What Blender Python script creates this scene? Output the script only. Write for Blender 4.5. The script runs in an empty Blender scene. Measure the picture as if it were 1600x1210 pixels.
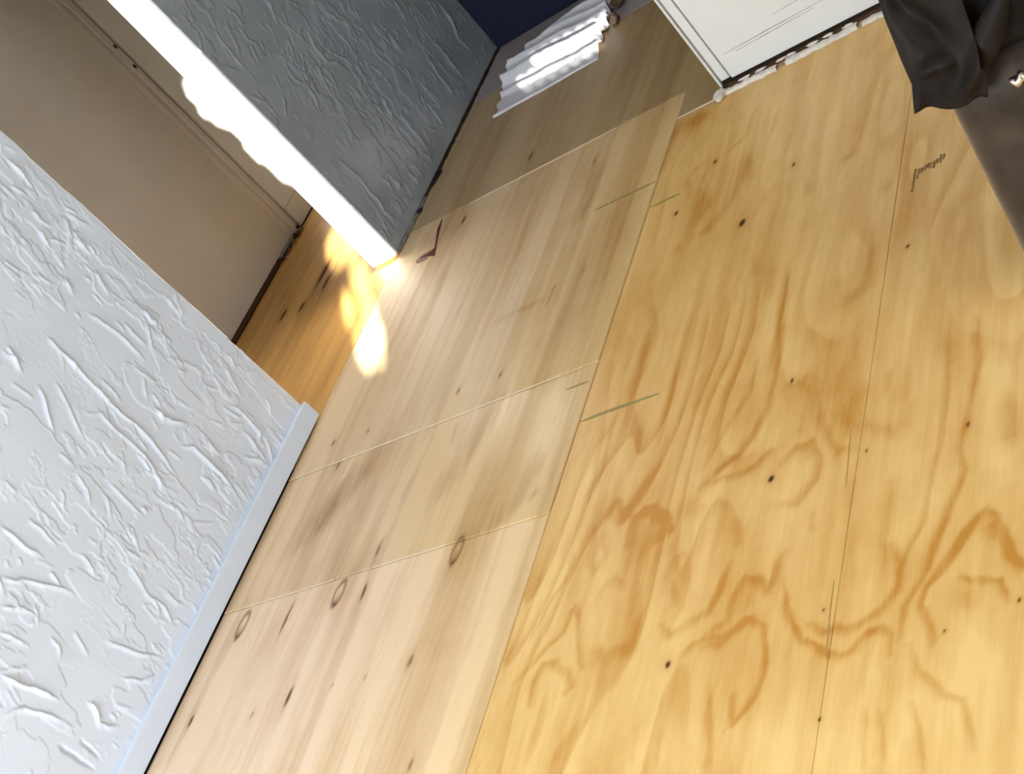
import bpy, bmesh, math, random
import numpy as np
from mathutils import Matrix, Vector

scene = bpy.context.scene
COL = scene.collection

# ------------------------------------------------------------------ camera
cam_d = bpy.data.cameras.new('camera')
cam_d.sensor_fit = 'HORIZONTAL'
cam_d.sensor_width = 36.0
cam_d.lens = 2215.92 / 1600.0 * 36.0
cam_d.clip_start = 0.05
cam = bpy.data.objects.new('camera', cam_d)
COL.objects.link(cam)
cam.matrix_world = Matrix((
    (0.730909, 0.287608, 0.618913, 3.2107),
    (0.267346, 0.713729, -0.647392, 0.0),
    (-0.627932, 0.638649, 0.444780, 1.655),
    (0, 0, 0, 1)))
scene.camera = cam

# ------------------------------------------------------------------ world, sun, window light, exposure
world = bpy.data.worlds.new('world')
scene.world = world
world.use_nodes = True
world.node_tree.nodes['Background'].inputs[0].default_value = (0.62, 0.76, 1.0, 1)
world.node_tree.nodes['Background'].inputs[1].default_value = 0.6

SUN_AZ = Vector((-0.569, 0.822))
SUN_EL = math.radians(11.0)
SUN_DIR = Vector((SUN_AZ.x * math.cos(SUN_EL), SUN_AZ.y * math.cos(SUN_EL), -math.sin(SUN_EL)))
sun_d = bpy.data.lights.new('sun', 'SUN')
sun_d.energy = 85.0
sun_d.angle = math.radians(0.45)
sun_d.color = (1.0, 0.95, 0.86)
sun = bpy.data.objects.new('sun', sun_d)
COL.objects.link(sun)
sun.rotation_euler = SUN_DIR.to_track_quat('-Z', 'Y').to_euler()
sun.location = (5, -5, 4)

def area(name, loc, aim, sx, sy, power, color):
    d = bpy.data.lights.new(name, 'AREA')
    d.shape = 'RECTANGLE'
    d.size, d.size_y = sx, sy
    d.energy = power
    d.color = color
    o = bpy.data.objects.new(name, d)
    COL.objects.link(o)
    o.location = loc
    o.rotation_euler = Vector(aim).to_track_quat('-Z', 'Z').to_euler()
    return o

BACK_Y = -1.0
RIGHT_X = 5.0
area('window_daylight', (1.30, BACK_Y + 0.03, 1.35), (0, 1, 0), 1.7, 1.5, 84, (0.84, 0.93, 1.0))
area('side_window_daylight', (RIGHT_X - 0.03, 0.9, 1.4), (-1, 0, 0), 1.6, 1.5, 36, (0.95, 0.97, 1.0))

vs = scene.view_settings
scene.display_settings.display_device = 'sRGB'
vs.view_transform = 'Standard'
vs.look = 'None'
vs.exposure = 0.0
vs.gamma = 1.0
vs.use_curve_mapping = False

# ------------------------------------------------------------------ helpers
def link(name, me, mat=None, parent=None, smooth=False):
    o = bpy.data.objects.new(name, me)
    COL.objects.link(o)
    if mat:
        me.materials.clear(); me.materials.append(mat)
    if parent:
        o.parent = parent
    if smooth:
        for p in me.polygons:
            p.use_smooth = True
    return o

def tag(o, label=None, cat=None, kind=None, group=None):
    if label: o['label'] = label
    if cat: o['category'] = cat
    if kind: o['kind'] = kind
    if group: o['group'] = group
    return o

def empty(name, loc, label, cat, kind=None):
    o = bpy.data.objects.new(name, None)
    COL.objects.link(o)
    o.location = loc
    o.empty_display_size = 0.1
    tag(o, label, cat, kind)
    bpy.context.view_layer.update()
    return o

def keep(o, parent):
    """parent a mesh given in world coordinates under a located empty"""
    o.parent = parent
    o.matrix_parent_inverse = Matrix.Translation(parent.location).inverted()
    return o

def box_bm(x0, x1, y0, y1, z0, z1, bev=0.0, seg=1):
    bm = bmesh.new()
    bmesh.ops.create_cube(bm, size=1.0)
    for v in bm.verts:
        v.co = Vector((x0 + (v.co.x + .5) * (x1 - x0), y0 + (v.co.y + .5) * (y1 - y0), z0 + (v.co.z + .5) * (z1 - z0)))
    if bev > 0:
        bmesh.ops.bevel(bm, geom=bm.edges[:], offset=bev, segments=seg, affect='EDGES', profile=0.5)
    return bm

def mesh_of(name, bm):
    bmesh.ops.recalc_face_normals(bm, faces=bm.faces[:])
    me = bpy.data.meshes.new(name)
    bm.to_mesh(me); bm.free()
    return me

def box(name, x0, x1, y0, y1, z0, z1, mat, bev=0.0, seg=1, parent=None, smooth=False):
    o = link(name, mesh_of(name, box_bm(x0, x1, y0, y1, z0, z1, bev, seg)), mat, None, smooth)
    if parent: keep(o, parent)
    return o

def grid_mesh(name, V, close=None):
    """V: (n,m,3) array -> quad grid mesh"""
    n, m = V.shape[:2]
    idx = np.arange(n * m).reshape(n, m)
    f = np.stack([idx[:-1, :-1], idx[1:, :-1], idx[1:, 1:], idx[:-1, 1:]], -1).reshape(-1, 4)
    me = bpy.data.meshes.new(name)
    me.vertices.add(n * m)
    me.vertices.foreach_set('co', V.reshape(-1).astype(np.float32))
    me.loops.add(f.size)
    me.loops.foreach_set('vertex_index', f.reshape(-1).astype(np.int32))
    me.polygons.add(len(f))
    me.polygons.foreach_set('loop_start', (np.arange(len(f)) * 4).astype(np.int32))
    me.polygons.foreach_set('loop_total', np.full(len(f), 4, np.int32))
    me.update(calc_edges=True)
    me.polygons.foreach_set('use_smooth', np.ones(len(f), bool))
    return me

_tab = {}
def vnoise(x, y, seed=0):
    if seed not in _tab:
        _tab[seed] = np.random.default_rng(1000 + seed).random((256, 256))
    T = _tab[seed]
    xi = np.floor(x).astype(int); yi = np.floor(y).astype(int)
    u = x - xi; v = y - yi
    u = u * u * u * (u * (u * 6 - 15) + 10); v = v * v * v * (v * (v * 6 - 15) + 10)
    a = T[xi & 255, yi & 255]; b = T[(xi + 1) & 255, yi & 255]
    c = T[xi & 255, (yi + 1) & 255]; d = T[(xi + 1) & 255, (yi + 1) & 255]
    return (a * (1 - u) + b * u) * (1 - v) + (c * (1 - u) + d * u) * v

def fbm(x, y, seed=0, o=4):
    s = 0; a = 1; t = 0
    for k in range(o):
        s = s + a * vnoise(x * 2 ** k + 13.7 * k, y * 2 ** k + 7.3 * k, seed + k); t += a; a *= .5
    return s / t

def sstep(a, b, x):
    t = np.clip((x - a) / (b - a), 0, 1)
    return t * t * (3 - 2 * t)

def seg_dist(X, Y, pts):
    """distance to polyline, arc parameter 0..1"""
    best = np.full(X.shape, 1e9); par = np.zeros(X.shape); sgn = np.zeros(X.shape)
    L = [math.dist(pts[i], pts[i + 1]) for i in range(len(pts) - 1)]
    tot = sum(L) + 1e-9; acc = 0
    for i in range(len(pts) - 1):
        ax, ay = pts[i]; bx, by = pts[i + 1]
        dx, dy = bx - ax, by - ay
        q = dx * dx + dy * dy + 1e-12
        t = np.clip(((X - ax) * dx + (Y - ay) * dy) / q, 0, 1)
        d = np.hypot(X - ax - t * dx, Y - ay - t * dy)
        m = d < best
        best = np.where(m, d, best)
        par = np.where(m, (acc + t * L[i]) / tot, par)
        sgn = np.where(m, np.sign((X - ax) * dy - (Y - ay) * dx), sgn)
        acc += L[i]
    return best, par, sgn

# ------------------------------------------------------------------ traced data, world metres
GRAIN=[
(0.0056,0.7,[(2.235,2.051),(2.25,1.942),(2.241,1.881),(2.234,1.805),(2.227,1.732),(2.238,1.679),(2.222,1.622),(2.21,1.58),(2.191,1.531),(2.18,1.476)]),
(0.0044,0.5,[(2.177,2.078),(2.183,1.971),(2.186,1.903),(2.187,1.839),(2.188,1.771),(2.18,1.708),(2.17,1.644),(2.167,1.583),(2.141,1.522),(2.129,1.481)]),
(0.0124,0.75,[(2.31,1.817),(2.314,1.764),(2.319,1.709)]),
(0.0059,0.9,[(2.196,1.463),(2.227,1.507),(2.237,1.527),(2.257,1.552),(2.278,1.573),(2.301,1.557),(2.314,1.518),(2.323,1.472),(2.35,1.432)]),
(0.0075,0.6,[(1.904,1.924),(1.936,1.867),(1.972,1.811),(2.008,1.809)]),
(0.0167,0.5,[(1.998,1.962),(2.011,1.862)]),
(0.0113,0.55,[(1.953,1.917),(1.991,1.869),(2.039,1.852),(2.086,1.824),(2.103,1.865)]),
(0.0064,0.7,[(1.654,1.829),(1.705,1.835),(1.748,1.827),(1.775,1.84),(1.805,1.869)]),
(0.0074,0.85,[(1.842,1.829),(1.867,1.853),(1.899,1.858),(1.93,1.809),(1.933,1.76),(1.914,1.735),(1.895,1.704),(1.862,1.71)]),
(0.0071,0.5,[(1.838,2.063),(1.876,2.011),(1.917,1.931),(1.948,1.852)]),
(0.0057,0.55,[(1.772,2.239),(1.777,2.165),(1.781,2.093),(1.777,1.996),(1.757,1.938),(1.736,1.888),(1.699,1.866),(1.664,1.832)]),
(0.0055,0.45,[(1.722,2.156),(1.722,2.067),(1.696,2.009),(1.67,1.952),(1.643,1.879)]),
(0.0059,0.5,[(2.056,1.985),(2.057,1.927)]),
(0.0081,0.5,[(2.195,2.011),(2.195,1.955)]),
(0.0102,0.4,[(2.097,1.973),(2.101,1.894)]),
(0.0064,0.35,[(2.095,1.697),(2.098,1.627),(2.093,1.563),(2.121,1.483)]),
(0.0095,0.35,[(2.009,1.73),(2.01,1.654)]),
(0.0074,0.35,[(1.757,1.705),(1.786,1.629)]),
(0.0043,0.45,[(1.936,1.677),(1.942,1.625)]),
(0.0064,0.75,[(1.74,1.438),(1.765,1.456),(1.786,1.465),(1.79,1.516),(1.809,1.559),(1.841,1.537),(1.868,1.516),(1.875,1.576),(1.886,1.593)]),
(0.0054,0.7,[(1.746,1.413),(1.783,1.415),(1.809,1.441),(1.838,1.458),(1.874,1.431),(1.886,1.389),(1.889,1.323),(1.88,1.283),(1.856,1.249),(1.842,1.235),(1.828,1.292)]),
(0.0053,0.85,[(1.897,1.527),(1.915,1.472),(1.93,1.432),(1.959,1.386),(1.992,1.358),(2.027,1.338),(2.058,1.344),(2.079,1.369),(2.105,1.376),(2.13,1.358),(2.13,1.321)]),
(0.0059,0.75,[(1.971,1.419),(2.003,1.398),(2.045,1.389),(2.079,1.398),(2.105,1.414),(2.125,1.448),(2.128,1.495),(2.11,1.55)]),
(0.0042,0.75,[(2.21,1.576),(2.198,1.534),(2.184,1.476),(2.164,1.438),(2.148,1.408),(2.146,1.35)]),
(0.0045,0.9,[(2.264,1.56),(2.248,1.525),(2.231,1.494),(2.211,1.465),(2.183,1.438),(2.178,1.409),(2.192,1.373),(2.207,1.329)]),
(0.0051,0.6,[(2.163,1.33),(2.181,1.291),(2.21,1.247),(2.226,1.221),(2.264,1.214),(2.273,1.184),(2.287,1.129)]),
(0.0094,0.8,[(2.287,1.544),(2.304,1.504)]),
(0.006,0.8,[(2.322,1.499),(2.335,1.445),(2.35,1.433)]),
(0.0098,0.45,[(2.262,1.418),(2.268,1.38)]),
(0.0039,0.7,[(2.242,1.448),(2.275,1.431),(2.312,1.418),(2.33,1.381)]),
(0.0039,0.5,[(2.177,1.222),(2.194,1.186),(2.202,1.134),(2.213,1.094)]),
(0.0035,0.4,[(2.126,1.22),(2.136,1.162),(2.144,1.128)]),
(0.005,0.35,[(2.1,1.224),(2.103,1.167),(2.113,1.111)]),
(0.0042,0.4,[(1.784,1.3),(1.801,1.234),(1.816,1.151)]),
(0.0044,0.5,[(1.765,1.591),(1.758,1.533),(1.739,1.485)]),
(0.0104,0.25,[(2.025,1.607),(2.039,1.464)]),
(0.0078,0.75,[(1.48,1.72),(1.478,1.749),(1.477,1.795),(1.492,1.801),(1.527,1.797),(1.574,1.76),(1.597,1.731),(1.57,1.712)]),
(0.0063,0.5,[(1.374,1.79),(1.385,1.735),(1.411,1.667),(1.428,1.707),(1.403,1.77)]),
(0.0068,0.75,[(1.34,1.364),(1.33,1.424),(1.341,1.457),(1.376,1.455),(1.418,1.427),(1.441,1.389),(1.425,1.373)]),
(0.0051,0.6,[(1.455,1.43),(1.431,1.474),(1.408,1.53),(1.384,1.588),(1.371,1.523),(1.343,1.503),(1.311,1.463),(1.278,1.424)]),
(0.008,0.45,[(1.439,1.575),(1.443,1.616),(1.471,1.636),(1.499,1.613)]),
(0.0104,0.45,[(1.547,1.596),(1.578,1.439)]),
(0.0106,0.45,[(1.471,1.466),(1.504,1.444),(1.539,1.452),(1.574,1.454)]),
(0.0072,0.35,[(1.614,1.62),(1.627,1.653),(1.658,1.65),(1.669,1.58),(1.67,1.516),(1.636,1.573)]),
(0.006,0.6,[(1.636,1.489),(1.663,1.459),(1.688,1.477),(1.737,1.495),(1.753,1.559),(1.763,1.601)]),
(0.0065,0.7,[(1.699,1.409),(1.719,1.428),(1.751,1.431),(1.792,1.436),(1.825,1.456),(1.847,1.46)]),
(0.005,0.4,[(1.339,1.731),(1.335,1.67),(1.305,1.617),(1.285,1.536)]),
(0.0056,0.35,[(1.268,1.839),(1.257,1.741),(1.253,1.63),(1.24,1.546),(1.228,1.464)]),
(0.0104,0.35,[(1.491,1.452),(1.515,1.371)]),
(0.0091,0.35,[(1.447,1.222),(1.465,1.264),(1.486,1.297)]),
(0.0045,0.35,[(1.782,1.313),(1.794,1.235),(1.808,1.152)]),
(0.004,0.3,[(1.63,1.283),(1.644,1.195)]),
(0.0039,0.3,[(1.691,1.251),(1.698,1.167)]),
(0.0104,0.45,[(1.359,2.405),(1.365,2.237),(1.389,2.125),(1.428,2.045),(1.436,1.948)]),
(0.0066,0.55,[(1.517,1.927),(1.493,1.887),(1.471,1.841),(1.454,1.8)]),
(0.0073,0.8,[(1.485,1.729),(1.482,1.78),(1.503,1.808),(1.536,1.81),(1.579,1.768),(1.593,1.731),(1.567,1.727)]),
(0.0088,0.5,[(1.388,1.727),(1.384,1.78),(1.398,1.834),(1.421,1.857),(1.471,1.801)]),
(0.0061,0.5,[(1.778,2.243),(1.781,2.163),(1.782,2.068),(1.778,1.972),(1.757,1.921),(1.723,1.881),(1.676,1.856),(1.65,1.831)]),
(0.0044,0.3,[(1.49,2.254),(1.494,2.164),(1.498,2.052),(1.496,1.99)]),
(0.0062,0.35,[(1.261,2.352),(1.297,2.16),(1.323,1.986),(1.33,1.861),(1.321,1.717)]),
(0.0062,0.35,[(1.317,2.364),(1.329,2.182),(1.343,1.98),(1.34,1.888)]),
(0.0117,0.4,[(1.645,1.804),(1.629,1.781),(1.666,1.759)]),
(0.022,0.8,[(1.255,3.35),(1.335,3.326)]),
(0.0107,0.5,[(1.23,3.356),(1.223,3.258),(1.222,3.14)]),
(0.0121,0.45,[(1.543,2.995),(1.53,2.861),(1.503,2.799),(1.469,2.743),(1.425,2.734)]),
(0.0115,0.4,[(1.541,3.005),(1.564,2.883)]),
(0.0165,0.5,[(1.409,2.924),(1.438,2.854),(1.417,2.797)]),
(0.0072,0.45,[(1.376,3.072),(1.351,3.06),(1.338,3.021),(1.364,2.942)]),
(0.0055,0.4,[(1.459,3.076),(1.502,3.105),(1.519,3.228)]),
(0.01,0.5,[(1.372,2.729),(1.385,2.705)]),
(0.0069,0.6,[(1.749,2.459),(1.763,2.324),(1.769,2.239),(1.776,2.171)]),
(0.0135,0.3,[(1.648,2.807),(1.662,2.799)]),
(0.0066,0.4,[(1.644,2.559),(1.66,2.476)]),
(0.0114,0.45,[(1.699,2.485),(1.718,2.374)]),
(0.0091,0.4,[(1.991,2.615),(1.996,2.597)]),
(0.0051,0.5,[(1.758,2.765),(1.766,2.711)]),
(0.0076,0.35,[(1.848,2.792),(1.886,2.809)]),
(0.0125,0.4,[(1.972,2.413),(1.978,2.273),(1.917,2.237)]),
(0.0332,0.95,[(0.406,2.335),(0.36,2.232),(0.258,2.088)]),
(0.0248,0.85,[(0.875,2.374),(0.834,2.188),(0.797,2.093)]),
(0.0196,1.0,[(1.112,2.078),(1.098,1.964),(1.066,1.922)]),
(0.0068,0.6,[(0.74,2.341),(0.742,2.279)]),
(0.0066,0.8,[(1.146,1.978),(1.14,1.957)]),
(0.005,-0.5,[(0.911,2.422),(0.915,2.269)]),
(0.0098,-0.6,[(0.63,2.35),(0.606,2.132),(0.609,1.989)]),
(0.0069,-0.4,[(0.309,2.385),(0.291,2.278)]),
(0.007,-0.4,[(0.82,2.222),(0.826,2.133)]),
(0.0186,0.7,[(0.935,3.327),(0.945,3.158),(0.934,3.086)]),
(0.0029,1.2,[(0.933,2.79),(0.933,2.72)]),
(0.0085,0.4,[(0.724,2.74),(0.835,2.749),(0.897,2.755)]),
(0.0073,0.4,[(1.037,2.817),(1.034,2.787)]),
(0.0239,0.3,[(0.705,3.267),(0.685,3.027)]),
(0.0149,0.3,[(0.348,3.162),(0.378,2.871)]),
(0.0179,-0.3,[(0.523,3.471),(0.321,3.489)]),
]
TONE=[
(0.049,0.5,[(1.885,2.098),(1.944,1.896)]),
(0.0428,0.3,[(1.603,2.219),(1.709,1.947)]),
(0.048,0.3,[(1.297,2.63),(1.374,2.19)]),
(0.0436,0.3,[(1.927,2.356),(1.949,2.071)]),
(0.0372,0.35,[(2.18,1.971),(2.189,2.221)]),
(0.0495,0.35,[(1.509,1.751),(1.559,1.687)]),
(0.0372,0.25,[(1.785,1.565),(1.818,1.47)]),
(0.0223,-0.25,[(2.119,1.533),(2.18,1.657)]),
(0.0471,-0.35,[(2.156,1.167),(2.314,1.308)]),
(0.0526,-0.35,[(1.654,1.206),(1.983,1.194)]),
(0.0158,-0.4,[(2.284,1.927),(2.309,1.643)]),
(0.0669,0.15,[(1.668,2.826),(1.663,2.447)]),
(0.0318,0.3,[(2.178,2.386),(2.169,2.118)]),
(0.0259,-0.35,[(1.311,2.013),(1.298,1.59)]),
]
KNOTS=[
(1.576,2.708,0.011,0.017),
(1.823,1.791,0.0082,0.0106),
(1.669,1.39,0.0071,0.0098),
(0.91,1.548,0.0117,0.0165),
(1.04,1.272,0.0092,0.0139),
(0.494,1.532,0.0124,0.0279),
(0.098,1.528,0.0112,0.021),
(0.329,1.797,0.0078,0.0488),
(0.623,1.813,0.0098,0.0313),
(1.422,3.055,0.0057,0.01),
(1.699,2.866,0.0049,0.0088),
(1.331,2.886,0.0071,0.0096),
(0.901,3.384,0.0075,0.0145),
(0.68,2.483,0.0096,0.0143),
(0.841,2.481,0.0076,0.0123),
(0.157,2.476,0.0115,0.0144),
(0.24,2.359,0.0109,0.017),
(0.315,2.463,0.0072,0.0104),
(1.826,2.056,0.0036,0.0081),
(2.033,1.793,0.003,0.0042),
(2.234,1.782,0.004,0.0071),
(2.345,1.376,0.0032,0.0043),
(2.221,1.34,0.0028,0.0037),
(1.991,1.441,0.0027,0.0035),
(2.06,2.354,0.0044,0.0066),
(-0.491,3.574,0.026,0.0804),
(-0.43,3.489,0.0196,0.0499),
(-0.52,3.399,0.0197,0.0303),
(-0.631,3.409,0.0232,0.0339),
(2.015,1.218,0.0031,0.0037),
(0.614,1.946,0.0087,0.0185),
(0.768,1.533,0.0037,0.0064),
(0.654,1.537,0.0039,0.0066),
(0.371,1.505,0.0057,0.0084),
(0.548,3.632,0.011,0.0215),
(0.315,3.428,0.0112,0.0212),
]
RING_KNOTS=[
(0.519,1.835,0.0248,0.0468),
(0.128,1.824,0.0252,0.0493),
(0.932,1.857,0.0225,0.0421),
]
RIDGES=[
(1.3,[(2.215,0.853),(2.213,0.814),(2.205,0.786),(2.206,0.748),(2.196,0.694),(2.191,0.644),(2.184,0.6),(2.179,0.557),(2.181,0.501),(2.175,0.439),(2.158,0.379),(2.136,0.316)]),
(1.1,[(2.362,0.792),(2.367,0.75),(2.376,0.698),(2.375,0.656),(2.372,0.621),(2.368,0.577)]),
(1.2,[(2.081,0.785),(2.062,0.751),(2.032,0.721),(1.998,0.677)]),
(0.8,[(2.124,0.755),(2.114,0.73),(2.089,0.684),(2.071,0.657),(2.04,0.6)]),
(1,[(2.143,0.631),(2.13,0.575),(2.127,0.525),(2.127,0.477),(2.122,0.433),(2.107,0.391),(2.081,0.343),(2.095,0.301)]),
(1.8,[(2.269,0.477),(2.261,0.447),(2.267,0.416),(2.296,0.377)]),
(1.2,[(2.439,0.293),(2.454,0.256),(2.451,0.208),(2.441,0.156),(2.401,0.139)]),
(1.4,[(2.221,0.364),(2.249,0.32),(2.244,0.265),(2.239,0.209),(2.229,0.159),(2.213,0.114)]),
(0.9,[(2.491,0.833),(2.469,0.799),(2.458,0.764)]),
(1.1,[(2.495,0.66),(2.487,0.621),(2.493,0.595)]),
(1,[(2.408,0.194),(2.393,0.148),(2.383,0.096)]),
(1.2,[(2.117,0.908),(2.101,0.88),(2.082,0.838)]),
(0.8,[(1.941,0.567),(1.928,0.524),(1.898,0.495)]),
(0.8,[(1.986,0.481),(1.979,0.422),(1.971,0.352)]),
(0.9,[(2.418,0.682),(2.41,0.644),(2.411,0.594)]),
(1.1,[(2.535,0.351),(2.517,0.309),(2.503,0.273)]),
(0.9,[(1.829,0.312),(1.808,0.262),(1.799,0.233)]),
(1.1,[(1.797,0.216),(1.795,0.168),(1.777,0.133)]),
(1.3,[(1.587,0.597),(1.598,0.563),(1.628,0.527),(1.64,0.486),(1.664,0.443),(1.667,0.409)]),
(2,[(1.386,0.469),(1.393,0.42),(1.407,0.369),(1.418,0.313)]),
(1.3,[(1.299,0.414),(1.351,0.38),(1.368,0.324),(1.381,0.263)]),
(1,[(1.617,0.277),(1.631,0.226),(1.643,0.172),(1.672,0.112)]),
(-2.4,[(1.327,0.25),(1.326,0.201),(1.327,0.138)]),
(-1.8,[(1.367,0.205),(1.364,0.168),(1.359,0.136)]),
(1.4,[(1.458,0.239),(1.453,0.207),(1.427,0.177),(1.449,0.132)]),
(1.2,[(1.698,0.667),(1.695,0.625),(1.69,0.586),(1.698,0.529)]),
(1,[(1.68,0.496),(1.665,0.451)]),
(1,[(1.523,0.557),(1.551,0.513),(1.563,0.472)]),
(1,[(1.564,0.186),(1.582,0.137),(1.617,0.103)]),
(0.9,[(1.758,0.616),(1.755,0.564),(1.744,0.514)]),
(1.2,[(2.572,1.195),(2.569,1.162),(2.564,1.126),(2.558,1.095)]),
(1,[(2.513,1.15),(2.523,1.105)]),
(1.3,[(2.465,1.018),(2.45,0.99),(2.442,0.971)]),
(1.1,[(2.459,0.982),(2.474,0.967),(2.488,0.938)]),
(1,[(2.52,0.924),(2.524,0.893)]),
(1.1,[(2.544,0.89),(2.528,0.856)]),
(1,[(2.308,1.042),(2.319,0.995)]),
(1,[(2.585,0.997),(2.589,0.961)]),
(1,[(2.498,1.066),(2.489,1.033),(2.499,0.997)]),
(1,[(3.541,0.961),(3.525,0.926),(3.522,0.878),(3.514,0.84),(3.519,0.807)]),
(0.8,[(3.655,0.963),(3.665,0.934),(3.662,0.903)]),
(0.9,[(3.833,0.87),(3.808,0.826),(3.79,0.798)]),
(1.2,[(3.878,0.687),(3.847,0.646),(3.844,0.612),(3.846,0.581)]),
(1,[(3.792,0.604),(3.761,0.556)]),
(1.1,[(3.899,0.582),(3.927,0.537),(3.93,0.492)]),
(0.9,[(3.675,0.588),(3.663,0.544),(3.641,0.52)]),
(1,[(3.659,0.642),(3.674,0.619)]),
(0.9,[(4.061,0.625),(4.07,0.582)]),
(0.8,[(3.661,0.808),(3.644,0.786)]),
(0.8,[(3.751,0.832),(3.744,0.792)]),
(1.5,[(3.539,0.376),(3.54,0.319),(3.547,0.257),(3.533,0.214),(3.539,0.172),(3.52,0.133),(3.526,0.091),(3.519,0.054)]),
(1.2,[(3.633,0.196),(3.64,0.147)]),
(1.4,[(3.951,0.25),(3.937,0.196),(3.934,0.163),(3.932,0.106)]),
(1.1,[(3.945,0.34),(3.913,0.309),(3.899,0.264)]),
(1.3,[(4.114,0.183),(4.101,0.128),(4.094,0.067)]),
(1,[(3.604,0.107),(3.582,0.061)]),
(0.9,[(3.667,0.144),(3.68,0.089)]),
(0.9,[(3.756,0.11),(3.759,0.056)]),
(1,[(3.885,0.108),(3.906,0.054)]),
(1.2,[(4.301,0.257),(4.278,0.188),(4.27,0.114),(4.343,0.066)]),
(1.3,[(4.396,0.212),(4.387,0.147),(4.386,0.086)]),
(1.1,[(4.17,0.254),(4.159,0.211),(4.153,0.11)]),
(1.2,[(3.962,0.222),(3.939,0.164),(3.929,0.103)]),
(1.1,[(3.934,0.329),(3.898,0.266)]),
(1.3,[(4.592,0.322),(4.57,0.241),(4.53,0.182),(4.546,0.116)]),
(1,[(4.38,0.489),(4.352,0.408)]),
(1,[(3.673,0.193),(3.664,0.098)]),
(0.9,[(3.768,0.111),(3.757,0.059)]),
]

# ------------------------------------------------------------------ materials
class NT:
    def __init__(s, name):
        s.m = bpy.data.materials.new(name); s.m.use_nodes = True
        s.t = s.m.node_tree; s.b = s.t.nodes['Principled BSDF']
    def n(s, typ, **kw):
        x = s.t.nodes.new(typ)
        for k, v in kw.items(): setattr(x, k, v)
        return x
    def l(s, a, b): s.t.links.new(a, b)
    def setin(s, node, key, v):
        if hasattr(v, 'is_output'): s.l(v, node.inputs[key])
        else: node.inputs[key].default_value = v
    def math(s, op, a, b=0.0, clamp=False):
        x = s.n('ShaderNodeMath', operation=op); x.use_clamp = clamp
        s.setin(x, 0, a); s.setin(x, 1, b)
        return x.outputs[0]
    def pos(s): return s.n('ShaderNodeNewGeometry').outputs['Position']
    def scaled(s, vec, sc):
        x = s.n('ShaderNodeMapping'); s.l(vec, x.inputs['Vector']); x.inputs['Scale'].default_value = sc
        return x.outputs[0]
    def noise(s, vec, scale, detail=2.0, rough=0.5, dist=0.0):
        x = s.n('ShaderNodeTexNoise'); s.l(vec, x.inputs['Vector'])
        x.inputs['Scale'].default_value = scale; x.inputs['Detail'].default_value = detail
        x.inputs['Roughness'].default_value = rough; x.inputs['Distortion'].default_value = dist
        return x.outputs['Fac']
    def mix(s, fac, a, b):
        x = s.n('ShaderNodeMix', data_type='RGBA')
        s.setin(x, 0, fac)
        for k, v in ((6, a), (7, b)):
            if hasattr(v, 'is_output'): s.l(v, x.inputs[k])
            else: x.inputs[k].default_value = (*v, 1)
        return x.outputs[2]
    def ramp(s, fac, lo, hi):
        x = s.n('ShaderNodeMapRange'); s.l(fac, x.inputs[0])
        x.inputs[1].default_value = lo; x.inputs[2].default_value = hi
        return x.outputs[0]
    def attr(s, name): return s.n('ShaderNodeAttribute', attribute_name=name).outputs['Fac']
    def bump(s, h, strength, dist):
        x = s.n('ShaderNodeBump'); s.l(h, x.inputs['Height'])
        x.inputs['Strength'].default_value = strength; x.inputs['Distance'].default_value = dist
        s.l(x.outputs[0], s.b.inputs['Normal'])
    def color(s, c):
        if hasattr(c, 'is_output'): s.l(c, s.b.inputs['Base Color'])
        else: s.b.inputs['Base Color'].default_value = (*c, 1)
    def fin(s, rough=0.5, spec=0.5, metal=0.0):
        s.setin(s.b, 'Roughness', rough)
        s.b.inputs['Specular IOR Level'].default_value = spec
        s.b.inputs['Metallic'].default_value = metal
        return s.m

def plywood(name, light, dark, knot, rough=0.42, spec=0.45, fibre=0.35, warm=None):
    t = NT(name); p = t.pos()
    g = t.attr('grain'); k = t.attr('knot')
    fib = t.noise(t.scaled(p, (160, 5, 1)), 1.0, 3.0, 0.6)
    blot = t.noise(t.scaled(p, (3.0, 1.6, 1)), 1.0, 3.0, 0.55)
    f1 = t.math('MULTIPLY', t.math('SUBTRACT', fib, 0.5), fibre)
    f2 = t.math('MULTIPLY', t.math('SUBTRACT', blot, 0.5), 0.75)
    fac = t.math('ADD', t.math('ADD', g, f1), f2, clamp=True)
    c = t.mix(fac, light, dark)
    if warm:   # light painted in: pinkish wall glare gives way to gold towards the long seam
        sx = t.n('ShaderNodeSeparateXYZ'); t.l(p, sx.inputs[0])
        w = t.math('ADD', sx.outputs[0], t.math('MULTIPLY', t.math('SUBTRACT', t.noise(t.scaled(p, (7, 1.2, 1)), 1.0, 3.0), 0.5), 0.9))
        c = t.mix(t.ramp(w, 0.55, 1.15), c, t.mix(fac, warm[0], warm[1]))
    c = t.mix(k, c, knot)
    t.color(c)
    t.bump(t.math('ADD', fib, t.math('MULTIPLY', k, -1.0)), 0.12, 0.002)
    r = t.math('ADD', t.math('ADD', t.math('MULTIPLY', fac, 0.10), rough), t.math('MULTIPLY', k, 0.5))
    return t.fin(r, spec)

def painted(name, col, rough=0.45, spec=0.5, var=0.05, bump=0.06, scale=9.0):
    t = NT(name); p = t.pos()
    n = t.noise(p, scale, 4.0, 0.6)
    c2 = tuple(max(0, v * (1 - 3 * var)) for v in col)
    t.color(t.mix(t.ramp(n, 0.35, 0.75), col, c2))
    t.bump(t.noise(p, 220.0, 2.0), bump, 0.001)
    return t.fin(rough, spec)

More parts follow.
